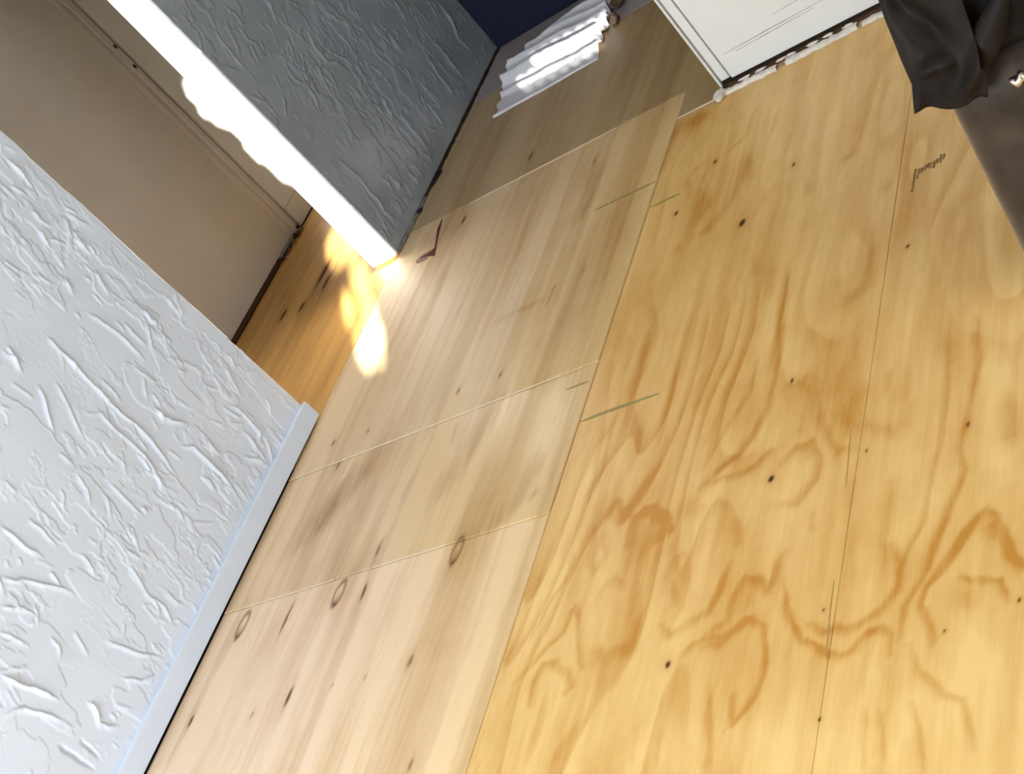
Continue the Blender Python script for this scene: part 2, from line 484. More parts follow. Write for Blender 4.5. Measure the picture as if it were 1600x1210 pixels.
M = {}
M['gold'] = plywood('plywood_golden', (0.83, 0.56, 0.212), (0.53, 0.24, 0.032), (0.06, 0.02, 0.006), 0.40, 0.4)
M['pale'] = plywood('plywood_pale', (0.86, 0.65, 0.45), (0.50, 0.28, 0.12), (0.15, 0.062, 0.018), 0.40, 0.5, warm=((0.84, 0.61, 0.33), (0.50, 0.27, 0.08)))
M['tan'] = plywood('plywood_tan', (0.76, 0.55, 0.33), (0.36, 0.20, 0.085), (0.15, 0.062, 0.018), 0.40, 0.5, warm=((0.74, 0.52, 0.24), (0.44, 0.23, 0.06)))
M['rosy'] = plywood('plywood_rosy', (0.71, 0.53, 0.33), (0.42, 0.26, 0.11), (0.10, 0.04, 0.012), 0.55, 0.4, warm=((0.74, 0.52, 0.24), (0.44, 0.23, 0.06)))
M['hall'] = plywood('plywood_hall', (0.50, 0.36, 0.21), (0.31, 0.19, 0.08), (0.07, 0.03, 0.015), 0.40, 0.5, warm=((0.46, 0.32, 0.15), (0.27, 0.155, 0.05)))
M['orange'] = plywood('plywood_orange', (0.68, 0.385, 0.115), (0.34, 0.155, 0.035), (0.10, 0.04, 0.012), 0.40, 0.45)
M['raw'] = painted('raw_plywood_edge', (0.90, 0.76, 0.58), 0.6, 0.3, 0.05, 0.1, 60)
M['vinyl'] = painted('lavender_grey_floor', (0.40, 0.35, 0.36), 0.35, 0.5, 0.06)
M['void'] = painted('subfloor_dark', (0.035, 0.02, 0.012), 0.9, 0.2, 0.1)
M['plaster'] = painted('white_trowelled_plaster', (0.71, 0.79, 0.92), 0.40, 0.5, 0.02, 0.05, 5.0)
M['plaster_shaded'] = painted('shaded_trowelled_plaster', (0.31, 0.345, 0.385), 0.27, 0.7, 0.08, 0.06, 4.0)  # same paint as the white wall, its dimmer light put into the colour
M['base_white'] = painted('baseboard_paint', (0.70, 0.79, 0.93), 0.4, 0.5, 0.015, 0.08)
M['jamb_white'] = painted('jamb_paint', (0.86, 0.87, 0.88), 0.4, 0.5, 0.02)
M['room'] = painted('room_wall_paint', (0.74, 0.73, 0.71), 0.6, 0.3, 0.02)
M['ceiling'] = painted('ceiling_paint', (0.82, 0.82, 0.80), 0.7, 0.2, 0.02)
M['cream'] = painted('cream_door_paint', (0.69, 0.65, 0.59), 0.5, 0.4, 0.04, 0.08, 3.0)
M['cream_wall'] = painted('cream_wall_paint', (0.80, 0.78, 0.72), 0.5, 0.4, 0.02)
M['brown'] = painted('brown_strip', (0.10, 0.04, 0.015), 0.6, 0.3, 0.1)
M['crumb'] = painted('crumb_brown', (0.30, 0.17, 0.08), 0.8, 0.2, 0.15, 0.3, 60)
M['filler'] = painted('grey_filler', (0.26, 0.24, 0.19), 0.8, 0.2, 0.15, 0.3, 60)
M['grime'] = painted('grime', (0.13, 0.075, 0.045), 0.8, 0.2, 0.2, 0.2, 40)
M['scrap'] = painted('brown_scrap', (0.13, 0.085, 0.055), 0.8, 0.2, 0.2, 0.2, 40)
M['black'] = painted('black_scrap', (0.012, 0.011, 0.012), 0.6, 0.3, 0.1)
M['stain'] = painted('purple_stain', (0.14, 0.040, 0.034), 0.8, 0.15, 0.15, 0.1, 60)
M['stain_soft'] = painted('purple_stain_soft', (0.36, 0.22, 0.16), 0.8, 0.15, 0.15, 0.1, 60)
M['navy'] = painted('navy_paint', (0.010, 0.014, 0.040), 0.35, 0.5, 0.05)
M['cabinet'] = painted('white_cabinet_paint', (0.86, 0.87, 0.85), 0.35, 0.5, 0.012)
M['scuff'] = painted('grey_scuff', (0.52, 0.53, 0.52), 0.6, 0.3, 0.2, 0.1, 50)
M['caulk'] = painted('white_caulk', (0.86, 0.80, 0.72), 0.6, 0.4, 0.10, 0.3, 60)
M['pencil'] = painted('pencil_mark', (0.40, 0.32, 0.11), 0.7, 0.3, 0.15, 0.1, 120)
M['ink'] = painted('ink_mark', (0.37, 0.22, 0.07), 0.7, 0.3, 0.3, 0.1, 120)
M['crack'] = painted('crack_mark', (0.50, 0.32, 0.11), 0.8, 0.2, 0.08, 0.1, 120)
M['plastic'] = painted('white_plastic_sheet', (0.78, 0.78, 0.85), 0.3, 0.6, 0.02, 0.1, 30)
M['metal'] = NT('bright_metal'); M['metal'].color((0.75, 0.72, 0.66)); M['metal'] = M['metal'].fin(0.25, 0.5, 1.0)
M['mask_brown'] = painted('sun_mask_brown', (0.30, 0.21, 0.12), 0.8, 0.2, 0.1)
M['shade'] = painted('sun_block_panel', (0.8, 0.8, 0.78), 0.8, 0.2, 0.02)

def leather(name, c1, c2, rough=0.62, sheen=0.0):
    t = NT(name); p = t.pos()
    n = t.noise(p, 7.0, 5.0, 0.65)
    t.color(t.mix(t.ramp(n, 0.35, 0.7), c1, c2))
    h = t.math('ADD', t.math('MULTIPLY', t.noise(p, 14.0, 4.0, 0.6), 0.6), t.math('MULTIPLY', t.noise(p, 300.0, 2.0), 0.12))
    t.bump(h, 0.16, 0.02)
    t.b.inputs['Sheen Weight'].default_value = sheen
    t.b.inputs['Sheen Roughness'].default_value = 0.35
    t.b.inputs['Sheen Tint'].default_value = (1.0, 0.84, 0.70, 1)
    return t.fin(rough, 0.2)
M['leather'] = leather('dark_brown_leather', (0.017, 0.012, 0.009), (0.003, 0.002, 0.0015))
M['leather_panel'] = leather('brown_leather_panel', (0.060, 0.045, 0.034), (0.012, 0.009, 0.007), 0.5, 0.9)
M['leather_black'] = leather('black_leather', (0.010, 0.008, 0.009), (0.004, 0.003, 0.004))

# ------------------------------------------------------------------ floor
floor = box('floor', -1.1, RIGHT_X, BACK_Y, 4.8, -0.06, -0.019, M['void'])
tag(floor, 'bare plywood subfloor laid in large sheets', 'floor', 'structure')

def sheet(x0, x1, y0, y1, mat, res, style, z=0.0, gap=0.0012, vis=None):
    """one plywood sheet: gridded top with grain and knot attributes, rounded-over edges and sides"""
    x0 += gap; x1 -= gap; y0 += gap; y1 -= gap
    vx0, vx1, vy0, vy1 = vis or (x0, x1, y0, y1)
    def axis(a, b, va, vb):
        va = max(a, va); vb = min(b, vb)
        pts = [a]
        if va > a + 1e-6: pts += list(np.linspace(a, va, max(2, int((va - a) / .08)))[1:])
        pts += list(np.linspace(va, vb, max(2, int((vb - va) / res)))[1:])
        if vb < b - 1e-6: pts += list(np.linspace(vb, b, max(2, int((b - vb) / .08)))[1:])
        return np.array(pts)
    xs = axis(x0, x1, vx0, vx1); ys = axis(y0, y1, vy0, vy1)
    xs = np.concatenate([[x0, x0], xs, [x1, x1]]); ys = np.concatenate([[y0, y0], ys, [y1, y1]])
    X, Y = np.meshgrid(xs, ys, indexing='ij')
    Z = np.full(X.shape, z)
    e = 0.0012
    for sl, val in (((0, slice(None)), z - .017), ((-1, slice(None)), z - .017), ((slice(None), 0), z - .017), ((slice(None), -1), z - .017)):
        Z[sl] = val
    for sl in ((1, slice(1, -1)), (-2, slice(1, -1)), (slice(1, -1), 1), (slice(1, -1), -2)):
        Z[sl] = z - e
    Xi = X.copy(); Yi = Y.copy()
    Xi[2, 2:-2] += e; Xi[-3, 2:-2] -= e; Yi[2:-2, 2] += e; Yi[2:-2, -3] -= e
    me = grid_mesh('plywood_sheet', np.stack([Xi, Yi, Z], -1))
    # ---- grain
    wx = X + 0.02 * (fbm(X * 5, Y * 3, 40) - .5); wy = Y + 0.03 * (fbm(X * 5, Y * 3, 50) - .5)
    if style == 'gold':
        n = fbm(wx * 3.0, wy * .8, 3, 3)
        sw = (n * 10.0 + wx * 5) % 1.0
        g = 0.38 * sstep(.25, .9, sw) * (1 - sstep(.90, 1, sw)) * sstep(.3, .6, fbm(X * 2, Y * 1.3, 9, 2))
        g += 0.55 * (fbm(wx * 30, wy * 1.7, 21, 3) - .5) + 0.42 * (fbm(wx * 6, wy * 2.2, 27, 4) - .5) + 0.27
        g += 0.20 * (fbm(X * 70, Y * 22, 35, 2) - .5)
    else:
        g = 1.0 * (fbm(wx * 9, wy * .55, 15, 3) - .40) + 0.55 * (fbm(wx * 45, wy * 1.0, 25, 2) - .5) + 0.12
        g += 0.30 * (fbm(X * 2.5, Y * 2.2, 61, 3) - .5) + 0.16 * (fbm(X * 60, Y * 18, 36, 2) - .5)
    jit = 0.011 * (fbm(X * 45, Y * 20, 70, 3) - .5)
    G = np.zeros(X.shape)
    for w, s, pts in GRAIN:
        px = [p[0] for p in pts]; py = [p[1] for p in pts]
        if max(px) < x0 - .05 or min(px) > x1 + .05 or max(py) < y0 - .05 or min(py) > y1 + .05: continue
        m = (X > min(px) - 5 * w) & (X < max(px) + 5 * w) & (Y > min(py) - 5 * w) & (Y < max(py) + 5 * w)
        if not m.any(): continue
        d, par, sg = seg_dist(X[m] + jit[m], Y[m] + 1.7 * jit[m], pts)
        ww = w * np.where(sg > 0, 1.35, 0.75) * GW
        ends = 0.55 + 0.45 * sstep(0, .15, par) * (1 - sstep(.85, 1, par))
        G[m] += GS * s * ends * np.exp(-(d / ww) ** 2)
    G = np.where(G > 0, 1 - np.exp(-1.15 * np.clip(G, 0, 9)), G)
    g += G * (.8 + .5 * (fbm(X * 55, Y * 9, 88, 2) - .5))
    k = np.zeros(X.shape)
    def spot(cx, cy, rx, ry, ring):
        m = (abs(X - cx) < 4 * rx + .02) & (abs(Y - cy) < 4 * ry + .02)
        if not m.any(): return
        d = np.hypot((X[m] - cx + .5 * jit[m]) / rx, (Y[m] - cy + jit[m]) / ry)
        if ring: k[m] = np.maximum(k[m], .75 * np.exp(-((d - .85) / .24) ** 2) + .45 * np.exp(-(np.hypot((X[m] - cx) / rx, (Y[m] - cy + .5 * ry) / ry) / .45) ** 2))
        else: k[m] = np.maximum(k[m], np.clip(1.15 * np.exp(-(d / 1.0) ** 4), 0, 1) * (1 if style == 'gold' or ry > .02 else .6))
        g[m] += .35 * np.exp(-(d / 2.4) ** 2)
    for a_, b_, c_, d_ in KNOTS: spot(a_, b_, c_ * (.8 if style == 'gold' else .55), d_ * (.8 if style == 'gold' else 1.0), False)
    for a_, b_, c_, d_ in RING_KNOTS: spot(a_, b_, c_ * .75, d_, True)
    for nm, arr in (('grain', g), ('knot', np.clip(k, 0, 1))):
        a = me.attributes.new(nm, 'FLOAT', 'POINT')
        a.data.foreach_set('value', arr.reshape(-1).astype(np.float32))
    o = link('plywood_sheet', me, mat)
    o.parent = floor
    return o

GW, GS = 1.5, 1.0
GRAIN += TONE
XW, XA, XB = 0.0, 1.215, 2.015
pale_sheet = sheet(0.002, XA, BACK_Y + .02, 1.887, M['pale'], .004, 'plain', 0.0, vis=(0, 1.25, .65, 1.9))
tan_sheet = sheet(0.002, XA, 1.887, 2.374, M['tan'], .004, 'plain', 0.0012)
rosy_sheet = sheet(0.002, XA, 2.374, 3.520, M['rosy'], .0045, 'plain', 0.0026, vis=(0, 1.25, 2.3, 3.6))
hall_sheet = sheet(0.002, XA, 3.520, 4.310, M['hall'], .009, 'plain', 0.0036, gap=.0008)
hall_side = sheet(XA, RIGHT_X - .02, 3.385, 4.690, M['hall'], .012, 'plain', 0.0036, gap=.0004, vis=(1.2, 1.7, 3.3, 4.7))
gold_sheet = sheet(XA, XB + .0010, BACK_Y + .02, 3.385, M['gold'], .003, 'gold', 0.0, vis=(1.2, 2.02, .65, 3.4))
gold_side = sheet(XB, RIGHT_X - .02, BACK_Y + .02, 3.385, M['gold'], .004, 'gold', 0.0, gap=.0003, vis=(2.0, 2.45, 1.0, 3.0))
closet_a = sheet(-0.900, -0.43, 2.45, 4.60, M['orange'], .008, 'plain', -0.0005, gap=.0006, vis=(-.9, -.4, 2.8, 4.4))
closet_b = sheet(-0.43, 0.002, 2.45, 4.60, M['orange'], .008, 'plain', 0.0, gap=.0006, vis=(-.45, 0, 2.6, 4.4))
for o, lb in ((pale_sheet, 'pale plywood sheet with ring knots'), (tan_sheet, 'narrow tan plywood strip with brown streaks'), (rosy_sheet, 'rosy plywood sheet before the doorway'),
              (hall_sheet, 'brownish plywood sheet in the hall'), (hall_side, 'brownish plywood sheet beside white cabinet'), (gold_sheet, 'golden plywood sheet with wavy amber grain'),
              (gold_side, 'golden plywood sheet under the leather chair'), (closet_a, 'orange plywood against the cream door'), (closet_b, 'orange plywood inside the doorway')):
    o['label'] = lb
vin = box('grey_floor_panel', 0.002, XA - .002, 4.312, 4.72, -.018, 0.004, M['vinyl'], .001)
vin.parent = floor; vin['label'] = 'lavender grey floor panel before navy door'

# pencil and ink marks on the sheets: hair-thin strips
def strip(name, pts, w, mat, parent, z=0.0004, t=0.0004, taper=True, seed=0):
    rnd = random.Random(seed)
    P = []
    for i in range(len(pts) - 1):
        n = max(2, int(math.dist(pts[i], pts[i + 1]) / .02))
        for k in range(n): 
            u = k / n
            P.append((pts[i][0] * (1 - u) + pts[i + 1][0] * u, pts[i][1] * (1 - u) + pts[i + 1][1] * u))
    P.append(pts[-1])
    vs, fs = [], []
    for i, p in enumerate(P):
        a = P[max(0, i - 1)]; b = P[min(len(P) - 1, i + 1)]
        dx, dy = b[0] - a[0], b[1] - a[1]; L = math.hypot(dx, dy) + 1e-9
        nx, ny = -dy / L, dx / L
        u = i / (len(P) - 1)
        ww = w * (0.75 + .5 * rnd.random()) * (min(1, .35 + 3 * u, .35 + 3 * (1 - u)) if taper else 1) / 2
        for s, zz in ((-1, z - .001), (-1, z + t), (1, z + t), (1, z - .001)):
            vs.append((p[0] + s * nx * ww, p[1] + s * ny * ww, zz))
    for i in range(len(P) - 1):
        for k in range(3):
            fs.append((4 * i + k, 4 * i + k + 1, 4 * i + 5 + k, 4 * i + 4 + k))
    fs += [(0, 1, 2, 3), tuple(4 * (len(P) - 1) + k for k in (3, 2, 1, 0))]
    me = bpy.data.meshes.new(name); me.from_pydata(vs, [], fs); me.update()
    o = link(name, me, mat)
    if parent: o.parent = parent
    return o
strip('pencil_line', [(1.219, 2.168), (1.30, 2.169), (1.454, 2.168)], .010, M['pencil'], gold_sheet, seed=1)
strip('pencil_line', [(0.99, 3.092), (1.21, 3.091)], .010, M['pencil'], rosy_sheet, z=.0030, seed=2)
strip('pencil_line', [(1.222, 2.973), (1.321, 2.974)], .008, M['pencil'], gold_sheet, seed=3)
strip('pencil_line', [(1.129, 2.309), (1.205, 2.308)], .008, M['pencil'], tan_sheet, z=.0016, seed=4)
strip('crack_line', [(1.990, 1.862), (1.994, 1.79), (1.998, 1.715)], .0022, M['crack'], gold_sheet, seed=5)
strip('crack_line', [(2.003, 1.50), (2.005, 1.42), (2.010, 1.335)], .0028, M['crack'], gold_sheet, seed=6)
for i, (a, b) in enumerate((((2.0560, 2.625), (2.0540, 2.545)), ((2.064, 2.626), (2.063, 2.585)), ((2.071, 2.623), (2.0705, 2.602)),
                            ((2.080, 2.621), (2.079, 2.606)), ((2.087, 2.621), (2.0865, 2.610)), ((2.094, 2.625), (2.093, 2.604)),
                            ((2.102, 2.632), (2.1015, 2.600)), ((2.109, 2.633), (2.108, 2.612)), ((2.117, 2.635), (2.1165, 2.610)), ((2.124, 2.632), (2.123, 2.618)))):
    strip('ink_mark', [(a[0] + .001 * math.sin(i * 7), a[1] + .006 * math.sin(i * 5)), b], (.0055, .004, .0065, .005)[i % 4], M['ink'], gold_side, taper=False, seed=10 + i)
# raw splintered sheet edges showing pale along the cross seams
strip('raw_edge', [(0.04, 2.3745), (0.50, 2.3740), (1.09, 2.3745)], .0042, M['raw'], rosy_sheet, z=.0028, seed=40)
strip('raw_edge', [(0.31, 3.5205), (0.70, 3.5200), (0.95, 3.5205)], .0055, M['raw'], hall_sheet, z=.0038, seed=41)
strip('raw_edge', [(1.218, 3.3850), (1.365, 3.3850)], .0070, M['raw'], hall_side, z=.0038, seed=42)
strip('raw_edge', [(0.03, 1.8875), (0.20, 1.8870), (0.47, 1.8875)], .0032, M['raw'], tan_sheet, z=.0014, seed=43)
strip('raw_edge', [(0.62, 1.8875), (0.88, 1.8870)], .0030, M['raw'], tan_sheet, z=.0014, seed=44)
# purple stain beside the jamb
def patch(name, pts, mat, parent, z, t=.0004):
    bm = bmesh.new()
    lo = [bm.verts.new((x, y, z - .001)) for x, y in pts]; hi = [bm.verts.new((x, y, z + t)) for x, y in pts]
    bm.faces.new(hi); bm.faces.new(lo[::-1])
    n = len(pts)
    for i in range(n): bm.faces.new((lo[i], lo[(i + 1) % n], hi[(i + 1) % n], hi[i]))
    o = link(name, mesh_of(name, bm), mat)
    if parent: o.parent = parent
    return o
patch('stain_mark', [(0.176, 3.52), (0.183, 3.50), (0.212, 3.38), (0.240, 3.285), (0.224, 3.292), (0.200, 3.305), (0.150, 3.318), (0.190, 3.322), (0.214, 3.34), (0.196, 3.40), (0.176, 3.46)], M['stain'], rosy_sheet, .0028)
patch('stain_mark', [(0.135, 3.315), (0.160, 3.335), (0.195, 3.338), (0.214, 3.310), (0.200, 3.285), (0.150, 3.290)], M['stain_soft'], rosy_sheet, .0025)

# ------------------------------------------------------------------ walls
def plaster_wall(ys, zs, x_of, seed, vis, corner=None):
    Y, Zz = np.meshgrid(ys, zs, indexing='ij')
    w = 0.02 * (fbm(Y * 9, Zz * 6, seed + 3) - .5)
    yy = Y + w - 0.18 * Zz * 0
    # long strokes run mostly downwards, leaning a little
    a = math.radians(12)
    u = (yy * math.cos(a) - Zz * math.sin(a)); v = (yy * math.sin(a) + Zz * math.cos(a))
    n1 = fbm(u * 17, v * 7, seed, 4)
    n2 = fbm(u * 34 + 9, v * 15, seed + 6, 3)
    msk = sstep(.40, .60, fbm(Y * 5, Zz * 4, seed + 12, 2))
    h = 0.0018 * sstep(.50, .53, n1) * msk
    h += 0.0013 * np.exp(-((n1 - .53) / .022) ** 2) * sstep(.42, .6, fbm(u * 8, v * 5, seed + 20, 2))
    h += 0.0019 * sstep(.54, .575, n2) * sstep(.5, .68, fbm(Y * 6, Zz * 6, seed + 15, 2))
    h += 0.0008 * np.exp(-((n2 - .42) / .014) ** 2) * (1 - msk)
    h += 0.0025 * (fbm(Y * 3, Zz * 3, seed + 30, 2) - .5)
    jit = .006 * (fbm(Y * 60, Zz * 40, seed + 33, 2) - .5)
    allr = [(hh, p) for hh, p in RIDGES]
    rnd = random.Random(seed)
    for i in range(300 if seed == 11 else 190):
        y0 = rnd.uniform(vis[0], vis[1]); z0 = rnd.uniform(vis[2], vis[3])
        L = rnd.uniform(.02, .09); ang = rnd.gauss(-100, 16)
        pts = [(y0, z0)]
        for k in range(4):
            ang += rnd.gauss(0, 12)
            pts.append((pts[-1][0] + L / 4 * math.cos(math.radians(ang)), pts[-1][1] + L / 4 * math.sin(math.radians(ang))))
        allr.append((rnd.uniform(.35, .9), pts))
    for hh, pts in allr:
        py = [p[0] for p in pts]; pz = [p[1] for p in pts]
        if max(py) < vis[0] - .02 or min(py) > vis[1] + .02: continue
        m = (Y > min(py) - .04) & (Y < max(py) + .04) & (Zz > min(pz) - .04) & (Zz < max(pz) + .04)
        if not m.any(): continue
        d, par, sg = seg_dist(Y[m] + jit[m], Zz[m] + jit[m], pts)
        ww = np.where(sg > 0, .0065, .0024)
        ends = sstep(-.02, .2, par) * (1 - .8 * sstep(.75, 1.02, par))
        h[m] += .0050 * hh * ends * np.exp(-(d / ww) ** 2)
    h *= sstep(vis[0] - .03, vis[0] + .03, Y) if vis[0] < 3 else 1
    h *= 1 - sstep(vis[3] - .06, vis[3], Zz)
    return Y, Zz, h

def dense(a, b, va, vb, res, far=.25):
    p = []
    if va > a: p += list(np.linspace(a, va, max(2, int((va - a) / far) + 1)))[:-1]
    p += list(np.linspace(va, vb, int((vb - va) / res) + 1))
    if vb < b: p += list(np.linspace(vb, b, max(2, int((b - vb) / far) + 1)))[1:]
    return np.array(p)

DOOR0, DOOR1, HEAD, CEIL = 2.636, 3.396, 2.06, 2.42
TH = 0.118
def wall_with_relief(name, y0, y1, z0, vis, seed, mat, res, smooth_foot=0.0, round0=False, round1=False):
    ys = dense(y0, y1, vis[0], vis[1], res); zs = dense(z0, CEIL, vis[2], vis[3], res)
    Y, Zz, h = plaster_wall(ys, zs, None, seed, vis)
    if smooth_foot:
        h *= sstep(smooth_foot - .012, smooth_foot + .008, Zz + .01 * (fbm(Y * 20, Zz * 0, seed + 41, 2) - .5))
    if round1: # worn plaster corner
        q = np.clip((Y - (y1 - .022)) / .022, 0, 1)
        h = h * (1 + .8 * q) - .012 * (1 - np.sqrt(np.clip(1 - q * q, 0, 1))) + .003 * q * (fbm(Zz * 22, Y * 0, seed + 44, 3) - .5)
    X = h
    V = np.stack([X, Y, Zz], -1)
    back = V.copy()
    # add returns to the wall's back face
    def cap(row): 
        r = row.copy(); r[..., 0] = -TH; return r
    V = np.concatenate([cap(V[:1]), V, cap(V[-1:])], 0)
    V = np.concatenate([cap(V[:, :1]), V, cap(V[:, -1:])], 1)
    me = grid_mesh(name, V)
    o = link(name, me, mat)
    return o

wl = wall_with_relief('wall_left', BACK_Y, DOOR0, 0.010, (0.62, DOOR0, 0.010, 1.52), 11, M['plaster'], .0033, round1=True)
tag(wl, 'bright white trowelled plaster wall above a low white baseboard', 'wall', 'structure')
wf = wall_with_relief('wall_hall', DOOR1 + .022, 4.70, 0.012, (DOOR1 + .022, 4.70, 0.012, 1.25), 77, M['plaster_shaded'], .0042, smooth_foot=.055)
tag(wf, 'trowelled plaster wall greyed by painted-in shade between the white jamb and navy door', 'wall', 'structure')
wh = box('wall_above_doorway', -TH, 0, DOOR0, DOOR1 + .018, HEAD, CEIL, M['plaster'])
tag(wh, 'plaster wall above the doorway opening', 'wall', 'structure')

# baseboard
bb = box('baseboard_left', 0.0, 0.014, BACK_Y, 2.640, 0.011, 0.077, M['base_white'], .003, 2)
tag(bb, 'low white painted baseboard along the white plaster wall', 'baseboard', 'structure')
nails = []
for (y, z) in ((2.618, .052), (2.05, .05), (1.62, .045), (1.40, .05)):
    bm = bmesh.new(); bmesh.ops.create_cone(bm, cap_ends=True, segments=10, radius1=.0035, radius2=.0028, depth=.0012, matrix=Matrix.Translation((.0144, y, z)) @ Matrix.Rotation(math.pi / 2, 4, 'Y'))
    n_ = link('nail_head', mesh_of('nail_head', bm), M['base_white']); n_.parent = bb
# caulk roll on baseboard top
strip_pts = [(0.004, y) for y in np.linspace(1.1, 2.63, 30)]

# sunlit jamb
jamb = empty('trim_1', (0, DOOR1, 0), 'glaring white sunlit door jamb at the end of the grey wall', 'door jamb', 'structure')
box('jamb_board', -0.112, 0.004, DOOR1, DOOR1 + .016, 0.012, HEAD, M['jamb_white'], .002, 1, jamb)
box('head_board', -0.112, 0.004, DOOR0 + .002, DOOR1, HEAD - .018, HEAD - .001, M['jamb_white'], .002, 1, jamb)
rnd = random.Random(5)
def lump(name, c, r, mat, seed, sq=(1, 1, .6), sub=2):
    rr = random.Random(seed); bm = bmesh.new()
    bmesh.ops.create_icosphere(bm, subdivisions=sub, radius=1.0)
    for v in bm.verts:
        k = 1 + rr.uniform(-.3, .3)
        v.co = Vector((c[0] + v.co.x * r * sq[0] * k, c[1] + v.co.y * r * sq[1] * k, max(c[2] + v.co.z * r * sq[2] * k, c[2] - r * sq[2] * .8)))
    return link(name, mesh_of(name, bm), mat)
for i in range(5):
    keep(lump('paint_flake', (-.100 + .014 * i, DOOR1 - .001, .020 + .010 * rnd.random()), .007, M['scuff'] if i % 2 else M['jamb_white'], 60 + i, (1, .35, 1)), jamb)

# the far side of the doorway: small room with a cream door
wc = box('wall_closet', -1.05, -0.925, 2.30, 4.75, 0.0, CEIL, M['cream_wall'])
tag(wc, 'cream wall of the small room beyond the doorway', 'wall', 'structure')
box_c = box('baseboard_closet', -0.925, -0.908, 4.088, 4.70, 0.002, 0.100, M['cream_wall'], .002)
tag(box_c, 'cream baseboard beside the cream door in the small room', 'baseboard', 'structure')
wcp = box('trim_2', -0.925, -0.911, 4.088, 4.70, 0.1025, 2.2, M['cream_wall'], .001)
tag(wcp, 'flat cream casing board beside the cream door', 'casing', 'structure')
dr = empty('door_1', (-.905, 3.3, 0), 'cream flush door with moulded edge beyond the doorway', 'door', 'structure')
box('door_slab', -0.925, -0.905, 2.50, 4.070, 0.020, 2.05, M['cream'], .003, 2, dr)
def rod_strip(name, y0, y1, z0, z1, x, d, mat, parent):
    return box(name, x, x + d, y0, y1, z0, z1, mat, d * .45, 2, parent, True)
box('gap_shade_strip', -0.9249, -0.922, 4.0702, 4.0878, 0.002, 2.05, M['brown'], 0, 1, dr)  # dark brown strip standing in for the shade inside the gap
rod_strip('moulding', 3.985, 4.018, 0.020, 2.05, -.907, .006, M['cream'], dr)
rod_strip('moulding', 4.026, 4.046, 0.020, 2.05, -.907, .009, M['cream'], dr)
for y, z in ((4.059, 1.024), (4.057, 0.922)):
    bm = bmesh.new(); bmesh.ops.create_icosphere(bm, subdivisions=2, radius=1)
    for v in bm.verts: v.co = Vector((-.904 + v.co.x * .003, y + v.co.y * .006, z + v.co.z * .011))
    keep(link('screw_hole', mesh_of('screw_hole', bm), M['black']), dr)
box('bottom_strip', -0.924, -0.899, 2.50, 3.86, 0.001, 0.018, M['brown'], .003, 1, dr)
rnd = random.Random(9)
for i in range(9):
    y = 3.86 + .024 * i + rnd.uniform(-.01, .01); r = rnd.uniform(.008, .017)
    c = lump('plaster_crumb', (-.890 + rnd.uniform(-.004, .012), y, r * .55 + .001), r, M['crumb'] if i % 3 else M['brown'], 90 + i, (1, 1.1, .75))
    tag(c, 'brown crumb of broken plaster at the foot of cream door', 'crumb', group='plaster crumbs under the cream door')
wce = box('wall_closet_end', -0.925, -TH, 4.70, 4.80, 0, CEIL, M['cream_wall']); tag(wce, 'end wall of the small room', 'wall', 'structure')
wcn = box('wall_closet_near', -0.925, -TH, 2.35, 2.45, 0, CEIL, M['cream_wall']); tag(wcn, 'near wall of the small room', 'wall', 'structure')

# navy door at the end of the hall
nd = empty('door_2', (.03, 4.70, 0), 'dark navy door closing the far end of the hall', 'door', 'structure')
box('door_slab', 0.004, 0.86, 4.695, 4.735, 0.006, 2.05, M['navy'], .003, 2, nd)
box('door_panel', 0.14, 0.74, 4.690, 4.697, 0.30, 0.95, M['navy'], .003, 2, nd)
box('door_panel', 0.14, 0.74, 4.690, 4.697, 1.08, 1.90, M['navy'], .003, 2, nd)
bm = bmesh.new(); bmesh.ops.create_uvsphere(bm, u_segments=16, v_segments=10, radius=.028, matrix=Matrix.Translation((.80, 4.645, 1.0)))
bmesh.ops.create_cone(bm, cap_ends=True, segments=14, radius1=.012, radius2=.012, depth=.05, matrix=Matrix.Translation((.80, 4.675, 1.0)) @ Matrix.Rotation(math.pi / 2, 4, 'X'))
keep(link('door_knob', mesh_of('door_knob', bm), M['metal'], smooth=True), nd)

# room shell outside the frame
def hole_wall(name, axis, pos, th, a0, a1, holes, mat, label):
    """wall with rectangular openings, holes: (a0,a1,z0,z1) sorted along the wall"""
    bm = bmesh.new()
    def add(u0, u1, z0, z1):
        if u1 - u0 < 1e-4 or z1 - z0 < 1e-4: return
        b2 = box_bm(u0, u1, pos, pos + th, z0, z1) if axis == 'x' else box_bm(pos, pos + th, u0, u1, z0, z1)
        me_ = bpy.data.meshes.new('tmp'); b2.to_mesh(me_); b2.free(); bm.from_mesh(me_); bpy.data.meshes.remove(me_)
    cur = a0
    for h0, h1, z0, z1 in holes:
        add(cur, h0, 0, CEIL); add(h0, h1, 0, z0); add(h0, h1, z1, CEIL); cur = h1
    add(cur, a1, 0, CEIL)
    o = link(name, mesh_of(name, bm), mat)
    return tag(o, label, 'wall', 'structure')
hole_wall('wall_back', 'x', BACK_Y - .12, .12, -TH, RIGHT_X + .12, [(0.45, 2.15, .6, 2.1), (2.35, 4.85, .80, 2.36)], M['room'], 'plain wall with windows behind the viewer')
hole_wall('wall_right', 'y', RIGHT_X, .12, BACK_Y, 4.80, [(0.1, 1.7, .65, 2.15)], M['room'], 'plain side wall with a window')
we = box('wall_end', 0.87, RIGHT_X, 4.70, 4.82, 0, CEIL, M['room']); tag(we, 'plain wall beside the navy door', 'wall', 'structure')
we2 = box('wall_over_door', -.118, 0.87, 4.74, 4.82, 0, CEIL, M['room']); tag(we2, 'plain wall behind and over the navy door', 'wall', 'structure')
